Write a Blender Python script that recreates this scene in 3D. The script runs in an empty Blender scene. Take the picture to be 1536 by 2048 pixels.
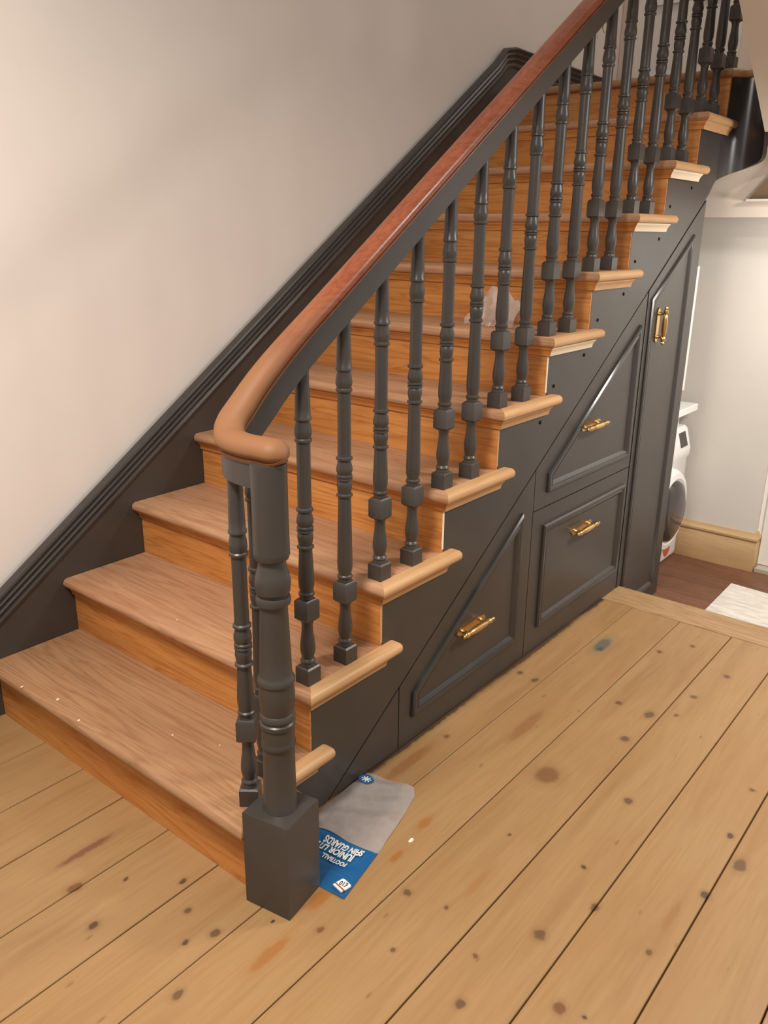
import bpy, math, random
from math import sin, cos, pi, radians, sqrt
from mathutils import Vector, Matrix
random.seed(7)
S = bpy.context.scene
COL = S.collection

# ------------------------------------------------------------------ camera
CAM = Vector((-1.00225, -1.26609, 1.45703))
F_PX, YAW, PITCH, ROLL = 1646.744, 0.6787, 0.3305, 0.0113
_p = None
fw = Vector((cos(YAW)*cos(PITCH), sin(YAW)*cos(PITCH), -sin(PITCH)))
rt0 = Vector((sin(YAW), -cos(YAW), 0)); up0 = rt0.cross(fw)
rt = cos(ROLL)*rt0 + sin(ROLL)*up0
up = -sin(ROLL)*rt0 + cos(ROLL)*up0
cd = bpy.data.cameras.new('camera'); cam = bpy.data.objects.new('camera', cd); COL.objects.link(cam)
cd.sensor_fit = 'VERTICAL'; cd.sensor_height = 24.0; cd.lens = F_PX/2048*24.0
cd.clip_start = 0.02; cd.clip_end = 60
M = Matrix((rt, up, -fw)).transposed().to_4x4(); M.translation = CAM
cam.matrix_world = M
S.camera = cam

# ------------------------------------------------------------------ world, lamps, exposure
w = bpy.data.worlds.new('world'); S.world = w; w.use_nodes = True
bg = w.node_tree.nodes['Background']
bg.inputs[0].default_value = (1.0, 0.95, 0.89, 1); bg.inputs[1].default_value = 0.33

def area(name, loc, target, size, power, color, sizey=None, spread=None):
    l = bpy.data.lights.new(name, 'AREA'); l.energy = power; l.color = color
    l.shape = 'RECTANGLE' if sizey else 'DISK'; l.size = size
    if sizey: l.size_y = sizey
    if spread: l.spread = spread
    o = bpy.data.objects.new(name, l); COL.objects.link(o); o.location = loc
    o.rotation_euler = (Vector(target)-Vector(loc)).to_track_quat('-Z', 'Y').to_euler()
    return o
# ceiling lamp of the front room, behind and left of the camera, and the lamp of the back utility room
area('room_ceiling_lamp', (-1.0, -0.35, 2.75), (-1.0, -0.349, 0), 0.6, 62, (1.0, 0.955, 0.90))
area('hall_fill_light', (1.95, -1.55, 2.10), (1.95, -1.549, 0), 0.45, 40, (1.0, 0.965, 0.92))  # added fill with no known fixture, brightens the far planks and tall cupboard
area('utility_lamp', (2.80, -0.72, 1.48), (3.25, -0.05, 1.1), 0.16, 5.0, (1.0, 1.0, 0.99))
area('landing_fill_light', (3.45, -0.35, 4.1), (3.45, -0.349, 2.1), 0.4, 7, (1.0, 0.95, 0.89))  # weak light added above the landing to lift its walls and window

vs = S.view_settings
vs.view_transform = 'Standard'; vs.look = 'None'; vs.gamma = 1.0; vs.exposure = 0.5
vs.use_curve_mapping = False

# ------------------------------------------------------------------ materials
def srgb(r, g, b):
    f = lambda c: (c/255/12.92 if c/255 <= 0.04045 else ((c/255+0.055)/1.055)**2.4)
    return (f(r), f(g), f(b), 1)
class NT:
    def __init__(self, name):
        self.m = bpy.data.materials.new(name); self.m.use_nodes = True
        self.t = self.m.node_tree; self.b = self.t.nodes['Principled BSDF']; self.out = self.t.nodes['Material Output']
    def n(self, ty, **kw):
        x = self.t.nodes.new(ty)
        for k, v in kw.items(): setattr(x, k, v)
        return x
    def l(self, a, b): self.t.links.new(a, b)
    def math(self, op, a, b=None, c=None, clamp=False):
        x = self.n('ShaderNodeMath', operation=op, use_clamp=clamp)
        for i, v in enumerate((a, b, c)):
            if v is None: continue
            if isinstance(v, (int, float)): x.inputs[i].default_value = v
            else: self.l(v, x.inputs[i])
        return x.outputs[0]
    def mix(self, fac, a, b, mode='MIX'):
        x = self.n('ShaderNodeMix', data_type='RGBA', blend_type=mode)
        for sock, v in ((x.inputs[0], fac), (x.inputs[6], a), (x.inputs[7], b)):
            if isinstance(v, (int, float)): sock.default_value = v
            elif isinstance(v, tuple): sock.default_value = v
            else: self.l(v, sock)
        return x.outputs[2]
    def ramp(self, fac, stops):
        x = self.n('ShaderNodeValToRGB'); e = x.color_ramp.elements
        e[0].position, e[0].color = stops[0]; e[1].position, e[1].color = stops[-1]
        for p, c in stops[1:-1]:
            q = e.new(p); q.color = c
        self.l(fac, x.inputs[0]); return x.outputs[0]
    def noise(self, vec, scale, detail=3, rough=.55, dist=0.0):
        x = self.n('ShaderNodeTexNoise'); x.inputs['Scale'].default_value = scale
        x.inputs['Detail'].default_value = detail; x.inputs['Roughness'].default_value = rough
        x.inputs['Distortion'].default_value = dist
        self.l(vec, x.inputs['Vector']); return x.outputs[0]
    def bump(self, h, strength=.2, dist=.002):
        x = self.n('ShaderNodeBump'); x.inputs['Strength'].default_value = strength; x.inputs['Distance'].default_value = dist
        self.l(h, x.inputs['Height']); self.l(x.outputs[0], self.b.inputs['Normal'])
    def set(self, **kw):
        for k, v in kw.items(): self.b.inputs[k.replace('_', ' ')].default_value = v

def plain(name, col, rough=.5, spec=.5, metal=0.0, mottle=0.0, bump=0.0, coat=0.0):
    t = NT(name); t.set(Roughness=rough, Metallic=metal); t.b.inputs['Specular IOR Level'].default_value = spec
    t.b.inputs['Base Color'].default_value = col
    if coat: t.b.inputs['Coat Weight'].default_value = coat
    g = t.n('ShaderNodeNewGeometry')
    if mottle:
        f = t.noise(g.outputs['Position'], 6, 4)
        dark = tuple(c*(1-mottle) for c in col[:3])+(1,); lite = tuple(min(1, c*(1+mottle)) for c in col[:3])+(1,)
        t.l(t.ramp(f, [(.3, dark), (.7, lite)]), t.b.inputs['Base Color'])
    if bump:
        t.bump(t.noise(g.outputs['Position'], 90, 3), bump, .001)
    return t.m

def wood(name, light, mid, dark, axis='x', rough=.5, grain=1.0, knots=(), cathedral=0.6, spots=0.0, orange=None, rnd=.12, scale=1.0, finew=.65, streak=2.2):
    """sanded pine; grain runs along axis; knots = [(x, y, radius, colour, stretch)] given on the board's own plane in world metres"""
    t = NT(name)
    g = t.n('ShaderNodeNewGeometry'); oi = t.n('ShaderNodeObjectInfo')
    off = t.n('ShaderNodeVectorMath', operation='SCALE'); off.inputs[0].default_value = (7.3, 11.1, 5.7); t.l(oi.outputs['Random'], off.inputs['Scale'])
    add = t.n('ShaderNodeVectorMath', operation='ADD'); t.l(g.outputs['Position'], add.inputs[0]); t.l(off.outputs[0], add.inputs[1])
    mp = t.n('ShaderNodeMapping'); s = {'x': (.55, 9, 9), 'y': (9, .55, 9), 'z': (9, 9, .55)}[axis]
    mp.inputs['Scale'].default_value = tuple(c*scale for c in s); t.l(add.outputs[0], mp.inputs['Vector'])
    vec = mp.outputs[0]
    n1 = t.noise(vec, 1.6, 3, .5, .6)                    # broad growth figure
    rings = t.math('FRACT', t.math('MULTIPLY', n1, 9.0))
    rings = t.math('POWER', t.math('ABSOLUTE', t.math('SUBTRACT', t.math('MULTIPLY', rings, 2.0), 1.0)), 2.2)
    fine = t.noise(vec, 16, 4, .65)
    fac = t.math('ADD', t.math('MULTIPLY', rings, .5*cathedral), t.math('MULTIPLY', fine, finew), clamp=True)
    col = t.ramp(fac, [(.2, light), (.5, mid), (.95, dark)])
    broad = t.noise(add.outputs[0], 2.2, 3)
    if streak:
        m3 = t.n('ShaderNodeMapping'); m3.inputs['Scale'].default_value = {'x': (1.2, 11, 5), 'y': (11, 1.2, 5), 'z': (5, 11, 1.2)}[axis]
        t.l(add.outputs[0], m3.inputs['Vector'])
        sv = t.noise(m3.outputs[0], 1.3, 4, .6, .4)
        col = t.mix(t.math('MULTIPLY', t.math('SUBTRACT', sv, .48, clamp=True), streak, clamp=True), col, dark)
    col = t.mix(t.math('MULTIPLY', t.math('SUBTRACT', broad, .35, clamp=True), .9, clamp=True), col, orange or mid)
    hv = t.n('ShaderNodeHueSaturation'); t.l(col, hv.inputs['Color'])
    t.l(t.math('ADD', t.math('MULTIPLY', oi.outputs['Random'], rnd), 1-rnd*.5), hv.inputs['Value'])
    col = hv.outputs[0]
    if spots:
        # small grain flecks and pin knots
        v = t.n('ShaderNodeTexVoronoi'); v.inputs['Scale'].default_value = 1.0
        m2 = t.n('ShaderNodeMapping'); m2.inputs['Scale'].default_value = {'x': (7, 20, 9), 'y': (20, 7, 9), 'z': (20, 9, 7)}[axis]
        t.l(add.outputs[0], m2.inputs['Vector']); t.l(m2.outputs[0], v.inputs['Vector'])
        keep = t.n('ShaderNodeSeparateColor'); t.l(v.outputs['Color'], keep.inputs[0])
        mr = t.n('ShaderNodeMapRange'); mr.inputs[1].default_value = .10; mr.inputs[2].default_value = .05
        t.l(v.outputs['Distance'], mr.inputs[0])
        f = t.math('MULTIPLY', mr.outputs[0], t.math('GREATER_THAN', keep.outputs[0], .55))
        col = t.mix(t.math('MULTIPLY', f, spots), col, srgb(112, 74, 44))
    if knots:
        pos = t.n('ShaderNodeVectorMath', operation='ADD')
        wob = t.n('ShaderNodeTexNoise'); wob.inputs['Scale'].default_value = 45; t.l(g.outputs['Position'], wob.inputs['Vector'])
        wsc = t.n('ShaderNodeVectorMath', operation='MULTIPLY_ADD'); wsc.inputs[1].default_value = (.014, .014, 0); wsc.inputs[2].default_value = (-.007, -.007, 0)
        t.l(wob.outputs['Color'], wsc.inputs[0])
        t.l(g.outputs['Position'], pos.inputs[0]); t.l(wsc.outputs[0], pos.inputs[1])
        for (kx, ky, kr, kc, st) in knots:
            sb = t.n('ShaderNodeVectorMath', operation='SUBTRACT'); sb.inputs[1].default_value = (kx, ky, 0); t.l(pos.outputs[0], sb.inputs[0])
            ml = t.n('ShaderNodeVectorMath', operation='MULTIPLY'); ml.inputs[1].default_value = (1/st, 1, 0); t.l(sb.outputs[0], ml.inputs[0])
            ln = t.n('ShaderNodeVectorMath', operation='LENGTH'); t.l(ml.outputs[0], ln.inputs[0])
            for a, b, amt in ((kr*1.9, kr*.8, .28), (kr*1.05, kr*.65, .85)):
                mr = t.n('ShaderNodeMapRange'); mr.inputs[1].default_value = a; mr.inputs[2].default_value = b
                t.l(ln.outputs['Value'], mr.inputs[0])
                col = t.mix(t.math('MULTIPLY', mr.outputs[0], amt), col, kc)
    t.l(col, t.b.inputs['Base Color'])
    t.set(Roughness=rough); t.b.inputs['Specular IOR Level'].default_value = .35
    t.bump(fine, .12*grain, .0015)
    return t.m

PL, PM, PD = srgb(161, 126, 85), srgb(152, 116, 74), srgb(134, 97, 58)
M_tread = wood('sanded_tread_pine', srgb(174, 133, 97), srgb(157, 115, 79), srgb(128, 83, 51), 'y', .6, 1.2, orange=srgb(149, 104, 71), scale=1.0, cathedral=.6, streak=1.6, spots=.35, rnd=.10)
M_tread_worn = wood('worn_tread_pine', srgb(192, 148, 113), srgb(174, 128, 92), srgb(142, 93, 60), 'y', .6, 1.2, orange=srgb(165, 116, 83), scale=1.0, cathedral=.6, streak=1.6, spots=.35, rnd=.10)
M_riser = wood('riser_pine', srgb(207, 145, 81), srgb(191, 125, 63), srgb(143, 83, 38), 'y', .45, .8, orange=srgb(182, 111, 53), rnd=.12, cathedral=.7)
M_nosing = wood('new_nosing_pine', srgb(202, 161, 115), srgb(192, 146, 100), srgb(165, 120, 77), 'x', .45, .4, rnd=.08, cathedral=.35, orange=srgb(186, 139, 92))
M_mahog = wood('handrail_mahogany', srgb(152, 86, 57), srgb(129, 68, 43), srgb(96, 44, 26), 'x', .33, .4, rnd=0, orange=srgb(143, 76, 47), cathedral=.35)
M_black = plain('charcoal_satin_paint', srgb(63, 57, 52), .38, .5, mottle=.10, bump=.05)
M_blackgloss = plain('charcoal_gloss_paint', srgb(58, 53, 50), .24, .5, mottle=.06, bump=.04)
M_gap = plain('dark_gap', srgb(20, 17, 15), .9, .1)
M_wall = plain('plaster_cream', srgb(226, 214, 204), .85, .2, mottle=.015, bump=.06)
M_plaster = plain('plaster_beige', srgb(222, 206, 190), .85, .2, mottle=.02, bump=.06)
M_wallrear = plain('plaster_white', srgb(208, 200, 189), .85, .2, mottle=.015, bump=.06)
M_frost = plain('frosted_white_pane', srgb(222, 218, 212), .3, .4)
M_white = plain('white_eggshell', srgb(228, 222, 212), .45, .4)
M_primer = plain('bare_white_moulding', srgb(226, 206, 176), .6, .3, mottle=.05)
M_brass = plain('polished_brass', srgb(212, 172, 112), .26, .5, metal=1.0)
M_skirt = wood('skirting_pine', srgb(198, 167, 124), srgb(187, 153, 108), srgb(166, 127, 83), 'y', .55, .4, rnd=0, cathedral=.3)
M_brownfloor = wood('brown_stained_boards', srgb(130, 89, 64), srgb(111, 74, 53), srgb(84, 54, 39), 'y', .5, .6, rnd=.15)
M_white_plastic = plain('appliance_white', srgb(236, 234, 230), .35, .5)
M_darkglass = plain('smoked_glass', srgb(60, 54, 52), .12, .6)
M_red = plain('sticker_red', srgb(206, 92, 70), .5, .3)
M_print = plain('print_white', srgb(222, 220, 212), .5, .3)
M_blue = plain('bag_blue', srgb(20, 84, 132), .3, .5, mottle=.12)
M_navy = plain('label_black', srgb(36, 30, 34), .5, .3)
M_redprint = plain('label_red', srgb(170, 70, 60), .5, .3)
M_leaf = plain('leaf_green', srgb(150, 158, 70), .5, .4, mottle=.25)
M_brownboard = plain('brown_board', srgb(120, 98, 74), .7, .3, mottle=.1)
M_putty = plain('white_filler', srgb(232, 220, 200), .8, .2, mottle=.1)

def clear_film(name, col, alpha, rough):
    t = NT(name); t.set(Roughness=rough, Alpha=alpha); t.b.inputs['Base Color'].default_value = col
    g = t.n('ShaderNodeNewGeometry'); f = t.noise(g.outputs['Position'], 30, 4)
    t.l(t.math('ADD', t.math('MULTIPLY', f, .35), alpha-.17, clamp=True), t.b.inputs['Alpha'])
    t.bump(t.noise(g.outputs['Position'], 55, 3, .6, .5), .35, .004)
    return t.m
M_film = clear_film('clear_polythene', srgb(168, 158, 152), .72, .14)
M_film2 = clear_film('thin_clear_polythene', srgb(226, 216, 210), .30, .2)
def glass_mat():
    t = NT('window_glass'); t.set(Roughness=.05, Alpha=.35); t.b.inputs['Base Color'].default_value = srgb(150, 150, 150); return t.m
M_glass = glass_mat()
def rug_mat():
    t = NT('woven_rug'); g = t.n('ShaderNodeNewGeometry')
    mp = t.n('ShaderNodeMapping'); mp.inputs['Scale'].default_value = (30, 6, 1); t.l(g.outputs['Position'], mp.inputs['Vector'])
    t.l(t.ramp(t.noise(mp.outputs[0], 2, 3), [(.3, srgb(196, 186, 172)), (.7, srgb(224, 216, 204))]), t.b.inputs['Base Color'])
    t.set(Roughness=.95); t.bump(t.noise(g.outputs['Position'], 160, 2), .5, .003); return t.m
M_rug = rug_mat()

# ------------------------------------------------------------------ mesh helpers
class MB:
    def __init__(self): self.v = []; self.f = []; self.s = []
    def face(self, idx, smooth=False): self.f.append(tuple(idx)); self.s.append(smooth)
    def box(self, x0, x1, y0, y1, z0, z1, bev=0.0):
        if bev <= 0:
            b = len(self.v)
            for z in (z0, z1):
                for x, y in ((x0, y0), (x1, y0), (x1, y1), (x0, y1)): self.v.append((x, y, z))
            for q in ((3, 2, 1, 0), (4, 5, 6, 7), (0, 1, 5, 4), (1, 2, 6, 5), (2, 3, 7, 6), (3, 0, 4, 7)): self.face([b+i for i in q])
            return self
        # top-edge chamfered box
        b = len(self.v)
        for z, d in ((z0, 0), (z1-bev, 0), (z1, bev)):
            for x, y in ((x0+d, y0+d), (x1-d, y0+d), (x1-d, y1-d), (x0+d, y1-d)): self.v.append((x, y, z))
        self.face((b+3, b+2, b+1, b)); self.face((b+8, b+9, b+10, b+11))
        for r in (0, 4):
            for i in range(4):
                j = (i+1) % 4; self.face((b+r+i, b+r+j, b+r+4+j, b+r+4+i))
        return self
    def prism(self, pts, a0, a1, plane='xz'):
        """extrude polygon pts; plane 'xz' extrudes along y, 'xy' along z, 'yz' along x"""
        def P(u, v, w): return {'xz': (u, w, v), 'xy': (u, v, w), 'yz': (w, u, v)}[plane]
        b = len(self.v); n = len(pts)
        for w in (a0, a1):
            for u, v in pts: self.v.append(P(u, v, w))
        self.face(range(b, b+n)); self.face(range(b+2*n-1, b+n-1, -1))
        for i in range(n):
            j = (i+1) % n; self.face((b+i, b+n+i, b+n+j, b+j))
        return self
    def rings(self, rings, closed=True, caps=True, smooth=False):
        n = len(rings[0]); b = len(self.v)
        for r in rings:
            for p in r: self.v.append(tuple(p))
        for k in range(len(rings)-1):
            for i in range(n if closed else n-1):
                j = (i+1) % n
                self.face((b+k*n+i, b+k*n+j, b+(k+1)*n+j, b+(k+1)*n+i), smooth)
        if caps and closed:
            self.face([b+n-1-i for i in range(n)]); self.face([b+(len(rings)-1)*n+i for i in range(n)])
        return self
    def lathe(self, prof, cx=0, cy=0, seg=18, axis='z', smooth=True):
        R = []
        for h, r in prof:
            ring = []
            for i in range(seg):
                a = 2*pi*i/seg
                if axis == 'z': ring.append((cx+r*cos(a), cy+r*sin(a), h))
                elif axis == 'x': ring.append((h, cx+r*cos(a), cy+r*sin(a)))
                else: ring.append((cx+r*cos(a), h, cy+r*sin(a)))
            R.append(ring)
        return self.rings(R, smooth=smooth)
    def build(self, name, mat, parent=None, loc=None, angle=40):
        me = bpy.data.meshes.new(name); me.from_pydata(self.v, [], self.f); me.materials.append(mat)
        import bmesh
        bm = bmesh.new(); bm.from_mesh(me); bmesh.ops.recalc_face_normals(bm, faces=bm.faces); bm.to_mesh(me); bm.free()
        me.polygons.foreach_set('use_smooth', [True]*len(me.polygons)); me.set_sharp_from_angle(angle=radians(angle))
        o = bpy.data.objects.new(name, me); COL.objects.link(o)
        if parent: o.parent = parent
        if loc: o.location = loc
        return o

def miter_rings(path, prof, N, closed=False):
    """sweep a (u, v) profile along a planar polyline; N = plane normal (v direction); u = dir x N side"""
    N = Vector(N); P = [Vector(p) for p in path]; n = len(P); R = []
    for i in range(n):
        if closed: d0 = (P[i]-P[i-1]).normalized(); d1 = (P[(i+1) % n]-P[i]).normalized()
        else:
            d0 = (P[i]-P[i-1]).normalized() if i > 0 else (P[1]-P[0]).normalized()
            d1 = (P[i+1]-P[i]).normalized() if i < n-1 else d0
        s0, s1 = d0.cross(N), d1.cross(N); m = (s0+s1).normalized(); k = 1/max(.2, m.dot(s0))
        R.append([P[i]+m*(u*k)+N*v for u, v in prof])
    return R
def sweep_closed(mb, path, prof, N):
    R = miter_rings(path, prof, N, True); R.append(R[0]); return mb.rings(R, caps=False)
def curve_rings(path, prof, upv=(0, 0, 1)):
    """sweep with smooth frames, u = horizontal side, v = up"""
    P = [Vector(p) for p in path]; R = []
    for i in range(len(P)):
        d = (P[min(i+1, len(P)-1)]-P[max(i-1, 0)]).normalized()
        s = d.cross(Vector(upv)).normalized(); u = s.cross(d).normalized()
        R.append([P[i]+s*a+u*b for a, b in prof])
    return R
def catmull(pts, k=8):
    P = [Vector(p) for p in pts]; out = []
    for i in range(len(P)-1):
        p0, p1, p2, p3 = P[max(i-1, 0)], P[i], P[i+1], P[min(i+2, len(P)-1)]
        for j in range(k):
            t = j/k
            out.append(.5*((2*p1)+(p2-p0)*t+(2*p0-5*p1+4*p2-p3)*t*t+(3*p1-p0-3*p2+p3)*t**3))
    out.append(P[-1]); return out

def thing(name, label, cat, loc=(0, 0, 0), group=None):
    o = bpy.data.objects.new(name, None); COL.objects.link(o); o.location = loc; o.empty_display_size = .05
    o['label'] = label; o['category'] = cat
    if group: o['group'] = group
    return o
def tag(o, label, cat, group=None):
    o['label'] = label; o['category'] = cat
    if group: o['group'] = group
    return o
def struct(o, label=None, cat=None):
    o['kind'] = 'structure'
    if label: o['label'] = label
    if cat: o['category'] = cat
    return o
def sempty(name, label, cat, loc=(0, 0, 0)):
    o = bpy.data.objects.new(name, None); COL.objects.link(o); o.location = loc
    return struct(o, label, cat)

# ------------------------------------------------------------------ dimensions
R_, G_, W_ = 0.19, 0.279, 1.0658           # rise, going, flight width up to the wall string
NR = 11                                     # risers up to the half landing
def X(n): return (n-1)*G_                  # face of riser n
ZL = NR*R_                                  # half landing
LOW = -0.19                                 # back room floor

# ------------------------------------------------------------------ structure: walls, ceilings
struct(MB().box(-3.2, 4.2, W_+.022, W_+.14, -.2, 4.2).build('wall_left', M_wall), 'tall cream plaster wall beside the stairs', 'wall')
struct(MB().box(4.05, 4.15, -1.3, W_+.02, 1.95, 4.2).build('wall_back', M_plaster), 'plaster wall at the end of the half landing', 'wall')
wr = struct(MB().box(3.25, 3.34, -.262, W_, LOW-.02, 1.86).build('wall_rear', M_wallrear), 'pale lit wall of the back room beside the white door', 'wall')

# underside of the returning flight and landing
so = MB().prism([(2.775, 1.828), (1.20, 2.966), (1.20, 2.982), (2.775, 1.845)], -1.15, -.170)
struct(so.build('ceiling', M_plaster), 'sloping plaster soffit under the upper flight of stairs', 'ceiling')
struct(MB().box(2.775, 4.04, -1.15, -.19, 1.815, 1.87).box(2.86, 4.04, -.19, W_, 1.80, 1.87).build('ceiling', M_plaster), 'flat plaster ceiling below the half landing', 'ceiling')
bulk = struct(MB().box(2.98, 3.06, -1.15, W_, 1.525, 1.80).build('trim_1', M_plaster), 'plaster bulkhead beam across the back room', 'beam')

# ------------------------------------------------------------------ floor of sanded planks
kn, kd, kr_ = srgb(97, 70, 47), srgb(76, 55, 38), srgb(109, 70, 44)
KN = [(.8247, -.3986, .036, srgb(118, 80, 50), 1.25), (-.2589, .2452, .014, kr_, 1.5), (-.2947, .1129, .0105, kd, 1.3), (-.1354, -.0108, .008, kn, 1.2),
      (-.1359, -.1063, .011, kn, 1.2), (-.1937, -.0764, .007, kd, 1.4), (-.2852, -.1696, .010, kn, 1.5), (.8652, -.6221, .012, kn, 1.2),
      (.5608, -.6405, .007, kd, 1), (.3128, -.6576, .0145, kn, 1.1), (.462, -.7163, .010, kn, 1.6), (.4209, -.8603, .0085, kn, 1.1),
      (.1787, -.7741, .014, kr_, 1.1), (.0598, -.6181, .0115, kn, 1.1), (.1757, -.5805, .0065, kr_, 1.1), (.2454, -.4555, .0065, kn, 1),
      (.5424, -.4417, .006, kn, 1), (.9017, -.8812, .0095, kd, 1.2), (1.1285, -.8683, .009, kn, 1), (.6609, -.8973, .011, kd, 1.2),
      (.8128, -.9303, .016, kn, 1.7), (.2242, -.3599, .011, kn, .9), (1.133, -.495, .012, kn, 1.3), (1.3115, -.3947, .012, kn, 1.1),
      (1.5075, -.5708, .012, kn, 1.1), (1.7155, -.6119, .012, kn, 1.1), (1.3076, -.4994, .016, kn, 1.5), (1.3634, -.5659, .008, kn, 1.2),
      (.7966, -.0697, .009, kn, 1.2), (1.2638, -.1126, .011, kn, 1.4), (1.2749, -.0473, .010, kn, 1.3), (1.6508, -.1804, .026, srgb(94, 89, 80), 2.6),
      (1.615, -.188, .012, srgb(70, 75, 79), 1.4), (1.8578, -.443, .010, kn, 1.2), (1.7375, -.3662, .010, kn, 1.5), (-.0859, .0688, .0075, kd, 1.3),
      (-.1687, .1756, .005, kd, 1.4), (-.0331, -.1806, .005, srgb(42, 31, 24), 1), (-.175, .335, .012, srgb(118, 75, 54), 7), (.0756, -.4337, .006, kn, 1),
      (.0154, -.278, .0075, kr_, 1.6), (.1915, -.8239, .006, kd, 1), (.30, -.27, .010, srgb(150, 94, 44), 2.6), (.44, -.25, .013, srgb(150, 98, 52), 2.6),
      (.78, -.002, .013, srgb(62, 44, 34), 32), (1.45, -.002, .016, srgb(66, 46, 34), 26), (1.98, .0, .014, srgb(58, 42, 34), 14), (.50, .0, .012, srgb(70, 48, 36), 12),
      (.10, -.215, .020, srgb(150, 96, 46), 3.5), (.62, -.06, .02, srgb(140, 96, 56), 6), (-.1, -.24, .016, srgb(150, 100, 52), 4), (1.0, -.23, .02, srgb(138, 96, 60), 6), (.35, -.47, .010, srgb(150, 108, 64), 6), (.55, -.86, .010, srgb(144, 104, 66), 6)]
edges = [-2.55, -2.34, -2.12, -1.90, -1.69, -1.48, -1.285, -1.095, -.904, -.7165, -.5305, -.331, -.133, .047, .2395, .438, .63, .83, W_+.01]
fl = sempty('floor', 'sanded pine plank floor of the front hall', 'floor')
XH = 2.035
for i in range(len(edges)-1):
    y0, y1 = edges[i], edges[i+1]
    ks = [k for k in KN if y0-.03 < k[1] < y1+.03]
    m = wood('plank_pine_%d' % i, PL, PM, PD, 'x', .42, .5, knots=ks, cathedral=.28, finew=.5, spots=.5, rnd=0, orange=[srgb(146, 105, 61), srgb(154, 117, 77), srgb(143, 103, 63), srgb(151, 110, 68)][i % 4])
    g = .0018 if i not in (11, 13) else .0012
    dz = random.uniform(-.0006, .0006)
    MB().box(-3.0, XH-.0015+random.uniform(-.004, 0)*(y1 < -.1), y0+g, y1-g, -.022, dz, .0015).build('plank', m, fl)
mh = wood('plank_pine_header', srgb(187, 154, 119), PM, PD, 'y', .45, .5, cathedral=.35, spots=.5, rnd=0)
MB().box(XH+.0015, 2.205, -2.55, W_+.01, -.024, .001, .003).build('plank', mh, fl)
MB().box(-3.0, 2.19, -2.55, W_+.01, -.10, -.0235).build('subfloor', M_gap, fl)
MB().box(2.17, 2.19, -2.55, W_+.01, LOW-.02, -.10).build('step_riser', M_riser, fl)

fl2 = sempty('floor', 'lower brown stained plank floor of the back room', 'floor')
x = 2.19
while x < 3.5:
    MB().box(x+.0015, min(x+.142, 3.6)-.0015, -1.6, W_, LOW-.02, LOW+random.uniform(-.0006, .0006), .0015).build('plank', M_brownfloor, fl2)
    x += .142
MB().box(2.19, 3.6, -1.6, W_, LOW-.06, LOW-.021).build('subfloor', M_gap, fl2)

# ------------------------------------------------------------------ staircase
ST = thing('staircase', 'straight sanded pine staircase with charcoal cut string and wall string', 'staircase')
# half-round nosing profile (u outward, v up), top at v = 0
NP = [(-.024, -.032), (0, -.032)]
for k in range(1, 8):
    a = -pi/2+pi*k/8; NP.append((.016*cos(a), -.016+.016*sin(a)))
NP += [(0, 0), (-.024, 0)]
SC = [(-.016, -.06), (-.0145, -.06), (-.012, -.05), (-.006, -.040), (-.001, -.036), (0, -.032), (-.016, -.032)]
def shift(prof, d): return [(u+d, v) for u, v in prof]
for n in range(1, NR):
    z = n*R_; x0 = X(n); xf = x0-.019; yf = -.024
    xe = X(n+1)+.045
    ytop = -.074 if n == 1 else yf
    path = [(xf, W_, z), (xf, ytop, z), (xe, ytop, z)]
    rg = miter_rings(path, NP, (0, 0, 1))
    tb = MB()
    if n == 1:
        rg1 = miter_rings([(xf, W_, z), (xf, ytop, z), (.030, ytop, z)], NP, (0, 0, 1))
        tb = MB(); tb.box(x0+.005, X(2)+.004, 0, W_, z-.032, z).box(x0+.005, .125, -.058, 0, z-.032, z).rings([rg1[0], rg1[1]]).rings([rg1[1], rg1[2]])
        tr = tb.build('tread', M_tread, ST)
        path2 = [(.127, yf, z), (xe, yf, z)]
        r2 = miter_rings(path2, NP, (0, 0, 1))
        a, b = r2[0], r2[1]
    else:
        tb.box(x0+.005, X(n+1)+.004, 0, W_, z-.032, z).rings([rg[0], rg[1]])
        tr = tb.build('tread', M_tread_worn, ST)
        a, b = rg[1], rg[2]
    # return nosing with softened far end
    c = Vector((0, yf-.004, z-.016)); b2 = []
    for p in b:
        q = Vector(p); d = Vector((0, q.y-c.y, q.z-c.z)); b2.append(Vector((q.x+.010, c.y+d.y*.72, c.z+d.z*.72)))
    b1 = []
    for p in b:
        q = Vector(p); d = Vector((0, q.y-c.y, q.z-c.z)); b1.append(Vector((q.x+.006, c.y+d.y*.92, c.z+d.z*.92)))
    rn = MB().rings([a, b, b1, b2]).build('return_nosing', M_nosing, tr)
    # scotia mouldings under the nosing
    sp = [(xf, W_, z), (xf, yf, z), (X(n+1)+.012, yf, z)]
    sgn = 1 if (miter_rings(sp, [(1, 0)], (0, 0, 1))[0][0].x < xf) else -1
    SCp = [(sgn*(u+.003), v) for u, v in [(p[0]-.0, p[1]) for p in SC]]
    srg = miter_rings(sp, SCp, (0, 0, 1))
    if n > 1: MB().rings([srg[0], srg[1]]).build('scotia', M_riser, tr)
    MB().rings([srg[1] if n > 1 else [Vector((.127, q.y, q.z)) for q in srg[2]], srg[2]]).build('scotia', M_primer if n in (6, 8, 9) else M_nosing, tr)
for n in range(1, NR+1):
    y0 = .001 if n > 1 else -.062
    MB().box(X(n), X(n)+.018, y0, W_, (n-1)*R_+.0005, n*R_-.032).build('riser', M_riser, ST)
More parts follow.
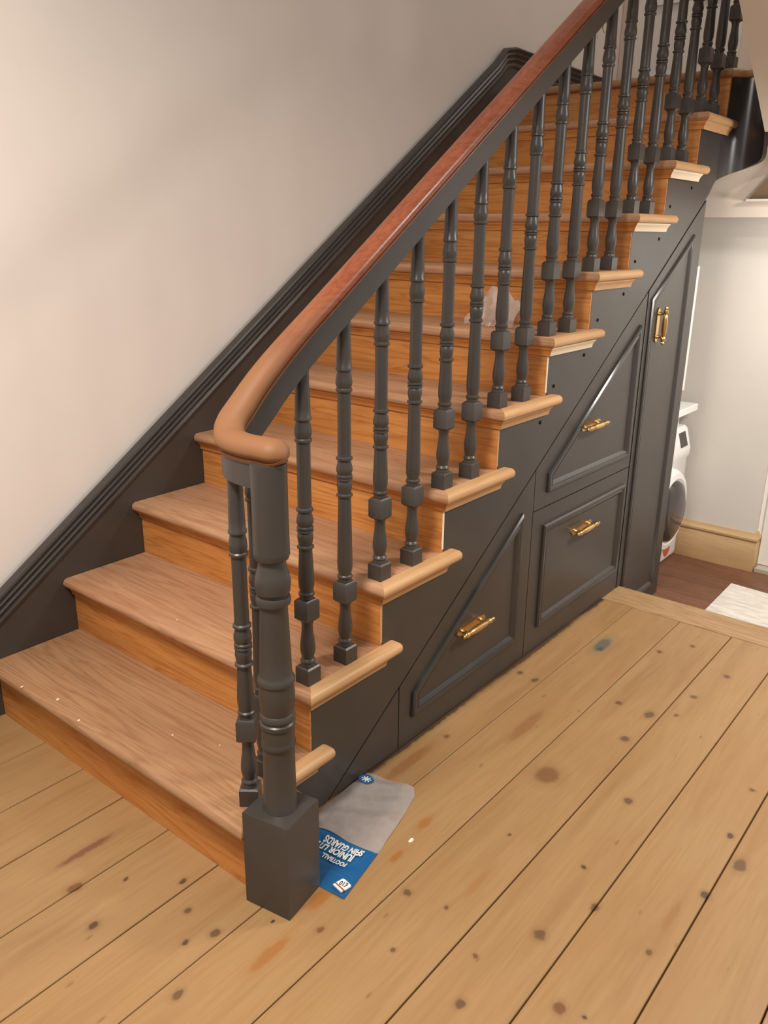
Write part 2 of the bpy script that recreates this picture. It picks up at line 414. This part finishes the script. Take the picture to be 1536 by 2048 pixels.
# half landing: boards and nosing that turns round the well
WX, WR = 2.755, .085                        # well centre x and radius, centre y = -WR
lp = [(X(11)-.019, W_, ZL), (X(11)-.019, .02, ZL), (X(11)-.012, -.004, ZL), (X(11)+.008, -.022, ZL), (WX+WR+.0-.012, -.045, ZL), (WX+WR-.006, -.085, ZL), (WX+WR-.012, -.13, ZL), (X(11)-.0, -.165, ZL)]
lr = miter_rings(lp, NP, (0, 0, 1))
ld = MB().rings(lr[:3]); tl = ld.build('landing_nosing', M_tread, ST)
MB().rings(lr[2:]).build('return_nosing', M_nosing, tl)
yy = W_; i = 0
while yy > -1.14:
    y1 = max(yy-.16, -1.15)
    xs = X(11)+.006 if y1 > -.02 else WX+WR+.012
    MB().box(xs, 4.05, y1+.001, yy-.001, ZL-.03, ZL).build('landing_board', M_tread, ST); yy = y1
# outer cut string, one polygon with the step profile, lower edge along the cupboards
def seam(x): return -.225+.68*x
pts = [(.019, .001), (.019, R_-.0325)]
for n in range(2, NR):
    pts += [(X(n)+.0065, (n-1)*R_-.0325), (X(n)+.0065, n*R_-.0325)]
pts += [(WX, (NR-1)*R_-.0325), (WX, 1.664), (2.735, 1.648), (2.70, 1.612), (2.66, seam(2.66))]
pts += [(.414, seam(.414)), (.334, .001)]
MB().prism(pts, .0, .020).build('cut_string', M_black, ST)
# wreathed string round the well, then the closed string of the upper flight
rr, th = [], .0
outer = []
def zb(t): return 1.664+.10*t+.075*max(0, (t-.82)/.18)**2
AC = math.asin((X(11)+.0065-WX)/WR)
angs = [AC*k/4 for k in range(4)]+[AC-.0001, AC+.0001]+[AC+(pi-AC)*k/14 for k in range(1, 15)]
for a in angs:
    for_r = []
    top = (NR-1)*R_-.0325 if a < AC else ZL-.033
    for rad, zz in ((WR, zb(a/pi)), (WR, top), (WR+.016, top), (WR+.016, zb(a/pi))):
        for_r.append(Vector((WX+rad*sin(a), -WR+rad*cos(a), zz)))
    rr.append(for_r)
MB().rings(rr).build('wreathed_string', M_blackgloss, ST)
pts2 = [(WX-.001, 1.852), (WX-.001, ZL+.12), (1.20, 3.28), (1.20, 2.985)]
MB().prism(pts2, -.188, -.17).build('upper_string', M_black, ST)
for n in range(1, 5):
    xx = WX+.02-n*G_
    MB().box(xx-.01, xx+G_+.02, -1.15, -.19, ZL+n*R_-.03, ZL+n*R_).build('tread', M_tread, ST)
    MB().box(xx+G_-.018, xx+G_, -1.15, -.19, ZL+(n-1)*R_, ZL+n*R_-.03).build('riser', M_riser, ST)
# bolts / filler marks in the string
for (bx, bz) in [(2.2117, 1.434), (2.0084, 1.3565), (1.9358, 1.2452), (1.7383, 1.1672), (1.6566, 1.055), (1.4499, .9751), (1.3755, .8651), (2.4876, 1.6257), (2.2844, 1.5516)]:
    MB().lathe([(-.0025, .003), (-.002, .006), (.004, .0062)], bx, bz, 10, 'y').build('screw_cover', M_gap, ST)
# wooden block between newel and string
MB().box(.10, .209, -.06, -.004, .104, .128, .003).build('blocking', M_nosing, ST)
# filler lines along the string corners
for n in (3, 4, 5, 6):
    MB().box(X(n)-.001, X(n)+.0058, -.0012, .0005, (n-1)*R_+.01, n*R_-.062).build('filler_bead', M_putty if n in (4, 6) else M_nosing, ST)

# wall string: flat face, then moulded cap following pitch and levelling at the landing
def wt(x): return .362+.68*x
ws = [(-.045, -.02), (-.045, wt(-.045)), (2.74, wt(2.74)), (2.81, wt(2.81)-.012), (2.87, wt(2.81)+.012), (2.93, wt(2.81)+.016), (4.05, wt(2.81)+.012), (4.05, ZL-.05), (2.79, ZL-.05), (2.70, 1.60), (.45, .0), (.40, -.02)]
wz = wt(2.81)
ws = [(-.045, .0), (-.045, wt(-.045)-.01), (2.74, wt(2.74)-.01), (2.80, wz-.015), (2.86, wz-.002), (2.93, wz-.002), (4.048, wz-.012), (4.048, ZL+.002), (2.80, ZL+.002), (2.45, 1.46), (.33, .0)]
MB().prism(ws, W_+.002, W_+.021).build('wall_string', M_black, ST)
CAP = [(0, 0), (0, .006), (.010, .010), (.020, .006), (.026, .008), (.034, .016), (.042, .011), (.048, .013), (.056, .022), (.064, .017), (.068, .018), (.076, .028), (.083, .026), (.087, .012), (.087, 0)]
cpath = [(-.045, W_, wt(-.045)-.080), (2.73, W_, wt(2.73)-.080), (2.79, W_, wz-.082), (2.85, W_, wz-.070), (2.93, W_, wz-.072), (4.03, W_, wz-.082)]
cr = miter_rings(cpath, CAP, (0, -1, 0))
if cr[1][11].z < cpath[1][2]: cr = miter_rings(cpath, [(-u, v) for u, v in CAP], (0, -1, 0))
cr = [[p+Vector((0, .003, 0)) for p in r] for r in cr]
MB().rings(cr).build('string_moulding', M_black, ST)
# floor skirting left of the stair, landing skirting
bl = MB().box(-3.0, -.048, W_+.004, W_+.021, .0005, .27).box(-3.0, -.048, W_-.004, W_+.021, .27, .30)
struct(bl.build('baseboard_left', M_black), 'charcoal skirting on the hall wall left of the stairs', 'skirting')
bb = MB().box(4.028, 4.049, .94, W_-.001, ZL+.001, wz-.03).box(4.02, 4.049, .94, W_-.001, wz-.03, wz-.012)
struct(bb.build('baseboard_back', M_black), 'charcoal skirting on the end wall of the landing', 'skirting')

# ------------------------------------------------------------------ balustrade
BA = thing('balustrade', 'charcoal turned balustrade with bare wood handrail along the stairs', 'banister', (.04, -.14, 0))
def pb(o):                                   # parent without moving
    o.parent = BA; o.location = Vector(o.location)-BA.location; return o
def baluster_mesh(L):
    mb = MB(); hs = .0222
    mb.box(-hs, hs, -hs, hs, 0, .0465, .004)
    p = [(.044, .0185), (.049, .0195), (.053, .0175), (.056, .0175), (.060, .0195), (.064, .0175), (.067, .0150), (.075, .0165), (.088, .0190), (.100, .0192), (.115, .0178), (.135, .0150), (.152, .0138), (.164, .0145), (.171, .0180), (.176, .0200)]
    mb.lathe(p, seg=16)
    # middle block with scooped corners
    hb = .0218
    mb.rings([[(sx*k, sy*k, z) for sx, sy in ((-1, -1), (1, -1), (1, 1), (-1, 1))] for z, k in ((.170, .016), (.176, hb), (.222, hb), (.228, .017))])
    q = [(.226, .0165), (.232, .0175), (.236, .0170), (.239, .0195), (.244, .0195), (.247, .0165), (.251, .0165), (.262, .0190), (.280, .0196)]
    q += [(.355+L, .0160), (.358+L, .0160), (.361+L, .0205), (.365+L, .0205), (.368+L, .0160), (.378+L, .0178), (.388+L, .0192), (.397+L, .0180), (.400+L, .0165), (.402+L, .0200), (.406+L, .0200), (.408+L, .0170), (.410+L, .0200), (.414+L, .0196), (.416+L, .0168), (.424+L, .0200), (.432+L, .0200), (.446+L, .0168), (.451+L, .0160), (.454+L, .0205), (.459+L, .0205), (.462+L, .0165), (.540+L, .0160), (.617+L, .0162), (.620+L, .0200), (.625+L, .0200), (.628+L, .0172), (.638+L, .0200), (.648+L, .0196), (.664+L, .0165), (.668+L, .0165), (.670+L, .0200), (.675+L, .0200), (.678+L, .0182), (.700+L, .0176), (.750+L, .0160), (.800+L, .0158)]
    mb.lathe(q, seg=16)
    return mb
protoA = baluster_mesh(0.0).build('baluster', M_black)
protoB = baluster_mesh(.0953).build('baluster', M_black)
first = {0: True, 1: True}
def place(kind, x, y, z, rz=0, sz=1.0):
    src = (protoA, protoB)[kind]
    if first[kind]: o = src; first[kind] = False
    else:
        o = src.copy(); COL.objects.link(o)
    o.location = (x, y, z); o.rotation_euler = (0, 0, rz); o.scale = (1, 1, sz); pb(o); return o
place(0, .053, -.025, R_, radians(38), 1.0); place(1, .150, .028, R_, radians(12), .985)
for n in range(2, NR):
    place(0, X(n)+.021, .0225, n*R_); place(1, X(n)+.161, .0225, n*R_)
place(0, X(11)+.012, .018, ZL)

# newel: square plinth turned a little, long turned shaft
NEW = Vector((.04, -.14, 0))
nb = MB(); hn = .0605
ang = radians(9.5)
def rot(px, py): return (px*cos(ang)-py*sin(ang), px*sin(ang)+py*cos(ang))
sq = [rot(*p) for p in ((-hn, -hn), (hn, -hn), (hn, hn), (-hn, hn))]
nb.rings([[(a, b, 0.0005) for a, b in sq], [(a, b, .2415) for a, b in sq], [(a*.965, b*.965, .2445) for a, b in sq]])
npf = [(.236, .0395), (.245, .0395), (.250, .0365), (.38, .0350), (.402, .0345), (.405, .0375), (.412, .0382), (.417, .0360), (.42, .0355), (.435, .0365), (.448, .0350), (.452, .0345), (.455, .0380), (.464, .0385), (.467, .0350), (.472, .0350), (.475, .0385), (.484, .0380), (.488, .0345), (.505, .0375), (.530, .0388), (.552, .0368), (.557, .0365), (.560, .0395), (.568, .0400), (.573, .0370), (.580, .0345), (.62, .0335), (.72, .0295), (.738, .0290), (.740, .0350), (.748, .0365), (.756, .0345), (.758, .0300), (.762, .0300), (.766, .0350), (.785, .0372), (.803, .0345), (.820, .0290), (.834, .0280), (.838, .0345), (.848, .0372), (.853, .0368), (.92, .0360), (1.034, .0360)]
nb.lathe(npf, seg=28)
nw = nb.build('newel_post', M_black); nw.parent = BA
# handrail
def zr(x): return .959+.681*x+.060         # underside of the wooden rail on the pitch
path = [(2.76, .022, zr(2.76)), (1.6, .022, zr(1.6)), (.8, .022, zr(.8)), (.42, .022, zr(.42)), (.29, .022, zr(.29)), (.205, .023, zr(.205)-.008), (.140, .0245, 1.090), (.094, .019, 1.053), (.064, -.005, 1.032), (.047, -.042, 1.029), (.041, -.088, 1.029), (.040, -.128, 1.031), (.041, -.154, 1.031)]
cp = catmull(path, 7)
RP = [(-.025, 0), (-.028, .007), (-.0235, .010), (-.033, .016), (-.0365, .026), (-.034, .039), (-.026, .049), (-.012, .0545), (0, .0555), (.012, .0545), (.026, .049), (.034, .039), (.0365, .026), (.033, .016), (.0235, .010), (.028, .007), (.025, 0)]
def taper(p):
    t = min(1, max(0, (p.x-.09)/.26)); t = t*t*(3-2*t); return .90*(1-t)+.76*t
rg = []
for p, r in zip(cp, curve_rings(cp, RP)):
    k = taper(p); rg.append([p+(q-p)*k for q in r])
# rounded end
last = rg[-1]; cen = sum((Vector(p) for p in last), Vector())/len(last); cen.z = 1.050
dirn = (Vector(cp[-1])-Vector(cp[-2])).normalized()
for k in range(1, 6):
    a = pi/2*k/5.2
    rg.append([cen+(Vector(p)-cen)*cos(a)+dirn*.030*sin(a) for p in last])
hr = MB().rings(rg, smooth=True)
def rail_mat():
    m = M_mahog.copy(); m.name = 'handrail_stripped_to_mahogany'; t = m.node_tree; b = t.nodes['Principled BSDF']
    g = t.nodes.new('ShaderNodeNewGeometry'); sx = t.nodes.new('ShaderNodeSeparateXYZ'); t.links.new(g.outputs['Position'], sx.inputs[0])
    nz = t.nodes.new('ShaderNodeTexNoise'); nz.inputs['Scale'].default_value = 14; t.links.new(g.outputs['Position'], nz.inputs['Vector'])
    ad = t.nodes.new('ShaderNodeMath'); ad.operation = 'MULTIPLY_ADD'; ad.inputs[1].default_value = .22; t.links.new(nz.outputs[0], ad.inputs[0]); t.links.new(sx.outputs[0], ad.inputs[2])
    mr = t.nodes.new('ShaderNodeMapRange'); mr.inputs[1].default_value = .52; mr.inputs[2].default_value = .24; t.links.new(ad.outputs[0], mr.inputs[0])
    mx = t.nodes.new('ShaderNodeMix'); mx.data_type = 'RGBA'
    old = b.inputs['Base Color'].links[0].from_socket
    t.links.new(mr.outputs[0], mx.inputs[0]); t.links.new(old, mx.inputs[6]); mx.inputs[7].default_value = srgb(136, 92, 58)
    t.links.new(mx.outputs[2], b.inputs['Base Color'])
    mr2 = t.nodes.new('ShaderNodeMapRange'); mr2.inputs[3].default_value = .3; mr2.inputs[4].default_value = .6; t.links.new(mr.outputs[0], mr2.inputs[0]); t.links.new(mr2.outputs[0], b.inputs['Roughness'])
    return m
hro = hr.build('handrail', rail_mat(), angle=60); pb(hro)
UR = [(-.0195, -.050), (.0195, -.050), (.0195, .001), (-.0195, .001)]
keep = [p for p in cp if p.y > -.125]
uo = MB().rings(curve_rings(keep, UR)).build('under_rail', M_black); uo.parent = hro

# ------------------------------------------------------------------ cupboards under the stairs
BOL = [(0, 0), (0, .008), (.005, .013), (.012, .013), (.018, .009), (.024, .011), (.030, .007), (.036, .001), (.036, 0)]
def moulding(poly, parent):
    path = [(x, 0, z) for x, z in poly]
    prof = BOL
    # profile runs inward from the outline, raised towards -y
    cx = sum(p[0] for p in poly)/len(poly); cz = sum(p[1] for p in poly)/len(poly)
    r = miter_rings(path, prof, (0, -1, 0), True)
    c = Vector((cx, 0, cz))
    if (r[0][7]-c).length > (Vector(path[0])-c).length: r = miter_rings(path, [(-u, v) for u, v in prof], (0, -1, 0), True)
    r = [[p+Vector((0, .0005, 0)) for p in q] for q in r]; r.append(r[0])
    return MB().rings(r, caps=False).build('panel_moulding', M_blackgloss, parent)
def handle(x, z, length, vertical, parent):
    mb = MB(); h = length/2; q = h*.60; K = 1.4
    # pointed backplate
    mb.prism([(-h*.92, 0), (-h*.78, -.012), (-h*.6, -.0135), (h*.6, -.0135), (h*.78, -.012), (h*.92, 0), (h*.78, .012), (h*.6, .0135), (-h*.6, .0135), (-h*.78, .012)], -.006, 0)
    for s in (-1, 1):
        mb.lathe([(-.032, .0066), (-.018, .0056), (-.008, .0080), (0, .0115)], s*q, 0, 10, 'y')
    s_ = h/.095
    pr = [(-.095, .001), (-.092, .0042), (-.086, .0052), (-.080, .0036), (-.076, .0066), (-.068, .0076), (-.060, .0066), (-.054, .0046), (-.048, .0062), (-.030, .0078), (0, .0084), (.030, .0078), (.048, .0062), (.054, .0046), (.060, .0066), (.068, .0076), (.076, .0066), (.080, .0036), (.086, .0052), (.092, .0042), (.095, .001)]
    bar = MB().lathe([(a*s_, r*K) for a, r in pr], -.033, 0, 14, 'x')
    b = len(mb.v); mb.v += bar.v; mb.f += [tuple(i+b for i in f) for f in bar.f]; mb.s += bar.s
    mb.v = [((x+v[0], v[1], z+v[2]) if not vertical else (x-v[2], v[1], z+v[0])) for v in mb.v]
    return mb.build('handle', M_brass, parent)
FT = .020
c1 = thing('triangular_cabinet', 'low triangular cupboard under the stairs, lowest of the three, brass handle', 'cabinet', (0, 0, 0))
MB().prism([(.65, .004), (1.372, .004), (1.372, seam(1.372)-.03), (.65, seam(.65)-.03)], .024, .60).build('carcass', M_gap, c1)
d = MB().prism([(.648, .004), (1.371, .004), (1.371, seam(1.371)-.007), (.648, seam(.648)-.007)], 0, FT).build('drawer', M_black, c1)
moulding([(.704, .086), (1.300, .096), (1.296, .572), (.708, .166)], d); handle(1.010, .272, .18, False, d)
c0 = MB().prism([(.345, .004), (.644, .004), (.644, seam(.644)-.007), (.425, seam(.425)-.007)], 0, FT).build('filler_panel', M_black)
tag(c0, 'small plain charcoal triangular filler board at floor below the cut string', 'panel')
c2 = thing('drawer_cabinet', 'middle cupboard under the stairs with two brass handled drawers', 'cabinet', (0, 0, 0))
MB().prism([(1.376, .004), (2.164, .004), (2.164, seam(2.164)-.03), (1.376, seam(1.376)-.03)], .024, .60).build('carcass', M_gap, c2)
d1 = MB().prism([(1.375, .556), (2.165, .549), (2.165, seam(2.165)-.007), (1.375, seam(1.375)-.007)], 0, FT).build('drawer', M_black, c2)
moulding([(1.456, .606), (2.128, .598), (2.120, 1.122), (1.456, .676)], d1); handle(1.757, .793, .175, False, d1)
d2 = MB().prism([(1.375, .004), (2.165, .004), (2.165, .545), (1.375, .552)], 0, FT).build('drawer', M_black, c2)
moulding([(1.450, .094), (2.130, .099), (2.128, .484), (1.448, .489)], d2); handle(1.757, .398, .185, False, d2)
c3 = thing('tall_cupboard', 'tall sloping-topped cupboard under the stairs with vertical brass handle', 'cabinet', (0, 0, LOW))
def lc(o): o.location.z -= LOW; return o
lc(MB().prism([(2.21, LOW+.002), (2.672, LOW+.002), (2.672, seam(2.672)-.03), (2.21, seam(2.21)-.03)], .024, .60).build('carcass', M_black, c3))
d3 = lc(MB().prism([(2.207, LOW+.003), (2.672, LOW+.003), (2.672, seam(2.672)-.007), (2.1705, seam(2.1705)-.007), (2.1705, .004), (2.207, .004)], -.002, FT).build('door', M_black, c3))
m3 = moulding([(2.214, -.128), (2.590, -.128), (2.572, 1.452), (2.200, 1.212)], d3)
h3 = handle(2.283, 1.108, .150, True, d3)
h3.location.y = -.001; 

# ------------------------------------------------------------------ shin guard bag on the floor
BG = thing('plastic_bag', 'flat clear and blue plastic packaging bag lying on planks behind the newel', 'bag', (0, 0, 0))
def hump(x, y):
    return .004+.0035*sin(x*31+y*17)+.003*sin(x*13-y*41+1.2)+.002*sin(x*77+y*53)
right = [(.1125, -.262), (.2727, -.2294), (.40, -.199), (.505, -.168), (.532, -.146)]
left = [(.103, -.150), (.244, -.032), (.32, -.006), (.42, -.003), (.500, -.004)]
def lerp_path(P, t):
    s = t*(len(P)-1); i = min(int(s), len(P)-2); f = s-i
    return P[i][0]*(1-f)+P[i+1][0]*f, P[i][1]*(1-f)+P[i+1][1]*f
def sheet(t0, t1, nt, ns, zoff, amp, puff=0):
    mb = MB(); rows = []
    for i in range(nt+1):
        t = t0+(t1-t0)*i/nt; a, b = lerp_path(left, t), lerp_path(right, t); row = []
        for j in range(ns+1):
            s = j/ns; x = a[0]*(1-s)+b[0]*s; y = a[1]*(1-s)+b[1]*s
            edge = min(s, 1-s, .2)/.2
            z = zoff+hump(x, y)*amp*(.35+.65*edge)+puff*edge*sin(pi*min(1, max(0, (t-.2)/.8)))
            row.append((x, y, max(.0012, z)))
        rows.append(row)
    mb.rings(rows, closed=False, caps=False, smooth=True); return mb
MB_clear = sheet(.25, 1.0, 34, 26, .001, 1.0, .006).build('clear_film', M_film, BG, angle=180)
bp = sheet(0, .255, 14, 26, .0016, .75, 0).build('blue_panel', M_blue, BG, angle=180)
blue_z = lambda x, y: .0016+hump(x, y)*.75+.0034
# printed sticker near the opening
ms = MB(); ring = []
for k in range(24):
    a = 2*pi*k/24; ring.append((.4655+.019*cos(a)+.002*sin(3*a), -.0305+.023*sin(a)))
ms.prism(ring, .0150, .0158, 'xy'); stk = ms.build('hang_sticker', M_blue, BG)
for k in range(4):
    a = pi*k/4+.3; dx, dy = .012*cos(a), .015*sin(a); nx, ny = -.0016*sin(a), .0016*cos(a)
    MB().prism([(.4655-dx+nx, -.0305-dy+ny), (.4655-dx-nx, -.0305-dy-ny), (.4655+dx-nx, -.0305+dy-ny), (.4655+dx+nx, -.0305+dy+ny)], .0158+.0001*k, .0163+.0001*k, 'xy').build('sticker_print', M_print, stk)
def text(body, x, y, size, sx, mat, parent, rotz=pi/2+.10, bold=.0, name='lettering', zf=blue_z, shear=0.0):
    cu = bpy.data.curves.new(name, 'FONT'); cu.body = body; cu.size = 1.0; cu.align_x = 'CENTER'; cu.align_y = 'CENTER'; cu.offset = bold; cu.shear = shear
    cu.resolution_u = 3
    o = bpy.data.objects.new(name, cu); COL.objects.link(o)
    dg = bpy.context.evaluated_depsgraph_get(); me = bpy.data.meshes.new_from_object(o.evaluated_get(dg))
    bpy.data.objects.remove(o); bpy.data.curves.remove(cu)
    c_, s_ = cos(rotz), sin(rotz)
    for v in me.vertices:
        px, py = v.co.x*size*sx, v.co.y*size
        X_, Y_ = x+px*c_-py*s_, y+px*s_+py*c_
        v.co = (X_, Y_, zf(X_, Y_))
    me.materials.clear(); me.materials.append(mat); me.name = name
    o = bpy.data.objects.new(name, me); COL.objects.link(o); o.parent = parent; return o
text('SHIN GUARDS', .2385, -.1500, .0300, .58, M_print, bp, rotz=pi/2+.17, bold=.04)
text('JUNIOR LITE', .2110, -.1420, .0310, .64, M_print, bp, rotz=pi/2+.17, bold=.04, shear=.0)
text('FOOTBALL', .1870, -.1640, .0190, .74, M_print, bp, rotz=pi/2+.17, bold=.04)
flat_z = lambda x, y: .0106
def tilt(px, py, cx=.1345, cy=-.2345, a=.17):
    return (cx+px*cos(a)+py*sin(a), cy-px*sin(a)*-1*-1+py*cos(a))
lab = MB().prism([tilt(*p) for p in ((-.004, -.016), (-.004, .016), (.016, .015), (.018, .010), (.018, -.011), (.016, -.016))], .0060, .0100, 'xy').build('price_label', M_print, BG)
text('£10', *tilt(.007, 0), .019, .72, M_navy, lab, rotz=pi/2+.17, bold=.02, zf=flat_z)
MB().prism([tilt(*p) for p in ((-.0068, -.0165), (-.0068, .0165), (-.0035, .0165), (-.0035, -.0165))], .0062, .0106, 'xy').build('label_stripe', M_redprint, lab)
MB().prism([tilt(*p) for p in ((-.0125, -.015), (-.0125, .016), (-.0070, .016), (-.0070, -.015))], .0060, .0100, 'xy').build('label_strip', M_print, lab)
# crumpled clear bag on the sixth tread
mb = MB(); rows = []
rnd = random.Random(3)
n6 = 6*R_
for i in range(13):
    t = i/12; row = []
    for j in range(17):
        s = j/16; y = .395-.185*s
        base = .13*t
        zz = n6+.004+.125*sin(pi*min(1, t*1.05))*(.45+.55*sin(pi*s))*(1 if t < .5 else .98)
        x = 1.50+.165*t
        x += .014*sin(s*19+t*7)+.008*sin(s*41-t*13); zz += .012*sin(s*23+t*11)*sin(pi*t)
        row.append((min(x, 1.668), y+.010*sin(t*17+s*5), max(n6+.001, zz)))
    rows.append(row)
mb.rings(rows, closed=False, caps=False, smooth=True)
tag(mb.build('plastic_bag', M_film2, angle=180), 'crumpled see-through plastic bag slumped on a stair tread behind the balusters', 'bag')

# paint and plaster crumbs
cr_ = [(.10, .33, R_), (-.02, .58, R_), (.205, .062, R_), (.19, .085, R_), (-.03, .86, R_), (.36, -.22+.0, 0)]
mbs = MB()
for (a, b, c) in cr_[:5]+[(.30, .55, 2*R_), (.15, .20, R_), (.0, .72, R_), (.62, .5, 3*R_)]:
    r = rnd.uniform(.0015, .004)
    mbs.rings([[(a+r*cos(k*pi/3)*1.6, b+r*sin(k*pi/3), c+.0003) for k in range(6)], [(a+r*.6*cos(k*pi/3), b+r*.5*sin(k*pi/3), c+.003) for k in range(6)]])
o = mbs.build('paint_crumbs', M_putty); o['kind'] = 'stuff'; tag(o, 'scattered white paint crumbs on the lower stair treads', 'debris')
o = MB().rings([[(.366+.010*cos(k*pi/3), -.262+.005*sin(k*pi/3), .001) for k in range(6)], [(.368+.005*cos(k*pi/3), -.262+.003*sin(k*pi/3), .004) for k in range(6)]]).build('paint_chip', M_putty)
tag(o, 'white paint chip on the planks right of the blue bag', 'debris')

# ------------------------------------------------------------------ back room
sk = MB()
SKP = [(0, LOW+.001), (.022, LOW+.001), (.022, LOW+.150), (.017, LOW+.158), (.026, LOW+.168), (.026, LOW+.178), (.014, LOW+.188), (.010, LOW+.202), (0, LOW+.202)]
rows = []
for px, py, mx, my in ((3.25, W_, 1, 0), (3.25, -.262, 1, 1), (3.34, -.262, 0, 1)):
    rows.append([Vector((px-u*mx, py-u*my, v)) for u, v in SKP])
struct(sk.rings(rows).build('baseboard_rear', M_skirt), 'bare pine skirting on the back room wall', 'skirting')
dr = sempty('door_1', 'white door and frame at the right edge in the back room', 'door', (3.36, -.7, LOW))
def rel(o, e): o.parent = e; o.location = Vector(o.location)-e.location; return o
rel(MB().box(3.295, 3.36, -.375, -.290, LOW+.03, 1.52).box(3.305, 3.35, -.295, -.263, LOW+.002, 1.52).build('door_frame', M_white), dr)
rel(MB().box(3.335, 3.375, -1.20, -.380, LOW+.035, 1.50).build('door_leaf', M_white), dr)
rel(MB().box(3.315, 3.334, -1.16, -.40, LOW+.036, LOW+.062, .006).build('weather_bar', M_white), dr)
rel(MB().box(3.245, 3.40, -1.20, -.290, LOW+.001, LOW+.026, .006).build('threshold', plain('stone_grey', srgb(176, 166, 148), .7, .3, mottle=.1, bump=.1)), dr)
struct(MB().box(3.30, 3.42, -1.6, -.262, 1.52, 1.86).build('wall_rear', M_wall), 'strip of wall above the white back door', 'wall')
struct(MB().box(3.45, 3.5, -1.6, -.25, LOW-.02, 1.8).build('wall_rear', M_wall), 'wall behind the back door frame', 'wall')
rg_ = MB().prism([(2.52, -.262), (2.990, -.256), (2.975, -.47), (2.96, -.86), (2.40, -.86), (2.40, -.40)], LOW+.002, LOW+.012, 'xy').build('rug', M_rug)
tag(rg_, 'off-white woven rug on the brown back room floor', 'rug')

# washing machine seen past the end of the cupboard
WM = thing('washing_machine', 'white front-loading washing machine behind the end of the tall cupboard', 'appliance', (2.92, .38, LOW))
wb = MB()
y0, y1, xa, xb = .115, .62, 2.68, 3.21
prof = [(y0+.004, LOW+.012), (y0, LOW+.03), (y0, LOW+.545), (y0-.010, LOW+.56), (y0-.012, LOW+.60), (y0+.016, LOW+.70), (y0+.03, LOW+.712), (y1, LOW+.712), (y1, LOW+.012)]
wb.prism(prof, xa, xb, 'yz')
rel(wb.build('body', M_white_plastic), WM)
dm = MB(); dcx, dcz = 2.945, LOW+.325
dm.lathe([(y0+.002, .215), (y0-.030, .212), (y0-.050, .196), (y0-.055, .170), (y0-.048, .160)], dcx, dcz, 40, 'y')
do = rel(dm.build('door', M_white_plastic), WM)
dg_ = MB(); dg_.lathe([(y0-.040, .162), (y0-.062, .150), (y0-.078, .110), (y0-.082, .05), (y0-.083, .002)], dcx, dcz, 36, 'y')
g_ = dg_.build('door_glass', M_darkglass); g_.parent = do
dp = MB().prism([(3.085, LOW+.618), (3.175, LOW+.618), (3.170, LOW+.690), (3.085, LOW+.690)], -.004, .004)
dpo = dp.build('display', M_darkglass); dpo.rotation_euler = (radians(-16), 0, 0)
# sit the display on the raked control panel
dpo.rotation_euler = (0, 0, 0)
me = dpo.data
for v in me.vertices:
    f = (v.co.z-(LOW+.60))/.10; v.co.y = y0-.012+.028*f + v.co.y*.6 - .0005
rel(dpo, WM)
st = MB().lathe([(y0-.0012, .046), (y0+.001, .046)], 3.085, LOW+.075, 24, 'y').build('sticker', M_red); rel(st, WM)
sh = MB().box(2.68, 3.20, .09, .62, LOW+.80, LOW+.832, .003).build('worktop', M_white_plastic)
tag(sh, 'white worktop slab above the washing machine', 'worktop')
sp_ = MB().box(2.70, 3.16, .16, .60, LOW+.714, LOW+.80).build('worktop_support', M_white); sp_.parent = sh
wc = MB().box(2.72, 3.04, .115, .55, LOW+.92, LOW+1.50).build('wall_cabinet', M_white)
tag(wc, 'white cabinet edge showing past the tall cupboard', 'cabinet')

# triangular lower edge of a boxed pipe on the bulkhead
ts = MB().box(2.940, 2.979, -1.10, -.078, 1.589, 1.598).build('ledge', M_white)
tb_ = MB().prism([(-.083, 1.5985), (-1.10, 1.5985), (-1.10, 1.785), (-.235, 1.785)], 2.958, 2.979, 'yz').build('boxing_board', M_brownboard); tb_.parent = ts
tag(ts, 'white ledge with brown boxing board under the ceiling of the back room', 'shelf')

# ------------------------------------------------------------------ landing window and plant
wn = sempty('window_1', 'tall white framed landing window behind the upper balusters', 'window', (4.03, .72, ZL))
xw0, xw1 = 4.012, 4.048
def fr(y0, y1, z0, z1, nm='frame_bar', mat=None, x0=None): return rel(MB().box(x0 or xw0, xw1, y0, y1, z0, z1).build(nm, mat or M_white), wn)
fr(.90, .995, ZL+.001, 3.9); fr(.40, .48, ZL+.001, 3.9); fr(.48, .90, ZL+.001, ZL+.20); fr(.48, .90, ZL+.56, ZL+.62)
fr(.665, .705, ZL+.20, 3.9, 'glazing_bar')
rel(MB().box(4.028, 4.036, .48, .665, ZL+.20, ZL+.56).build('pane', M_frost), wn); rel(MB().box(4.028, 4.036, .705, .90, ZL+.20, ZL+.56).build('pane', M_frost), wn)
pl = thing('trailing_plant', 'small trailing green sprig high on the landing wall', 'plant', (3.70, W_-.02, 2.54))
stm = MB().rings([[(Vector(p)+Vector((.003*cos(a), .003*sin(a), 0))) for a in (0, 2.1, 4.2)] for p in ((0, .035, .22), (-.02, .012, .10), (.0, .004, .0), (.03, -.01, -.05))])
stm.build('stem', M_leaf, pl)
for k in range(12):
    a = rnd.uniform(0, 6.28); zz = .18-.022*k; L = rnd.uniform(.03, .05); cx, cy = .035*cos(a), -.012+.016*sin(a)
    lf = MB().rings([[(cx-.2*L, cy, zz), (cx+.2*L*.2, cy-.006, zz+.3*L), (cx+L*.2, cy, zz-.1*L)], [(cx+L*.5, cy-.01, zz-.3*L), (cx+L*.55, cy-.014, zz-.15*L), (cx+L*.6, cy-.01, zz-.3*L)]])
    lf.build('leaf', M_leaf, pl)
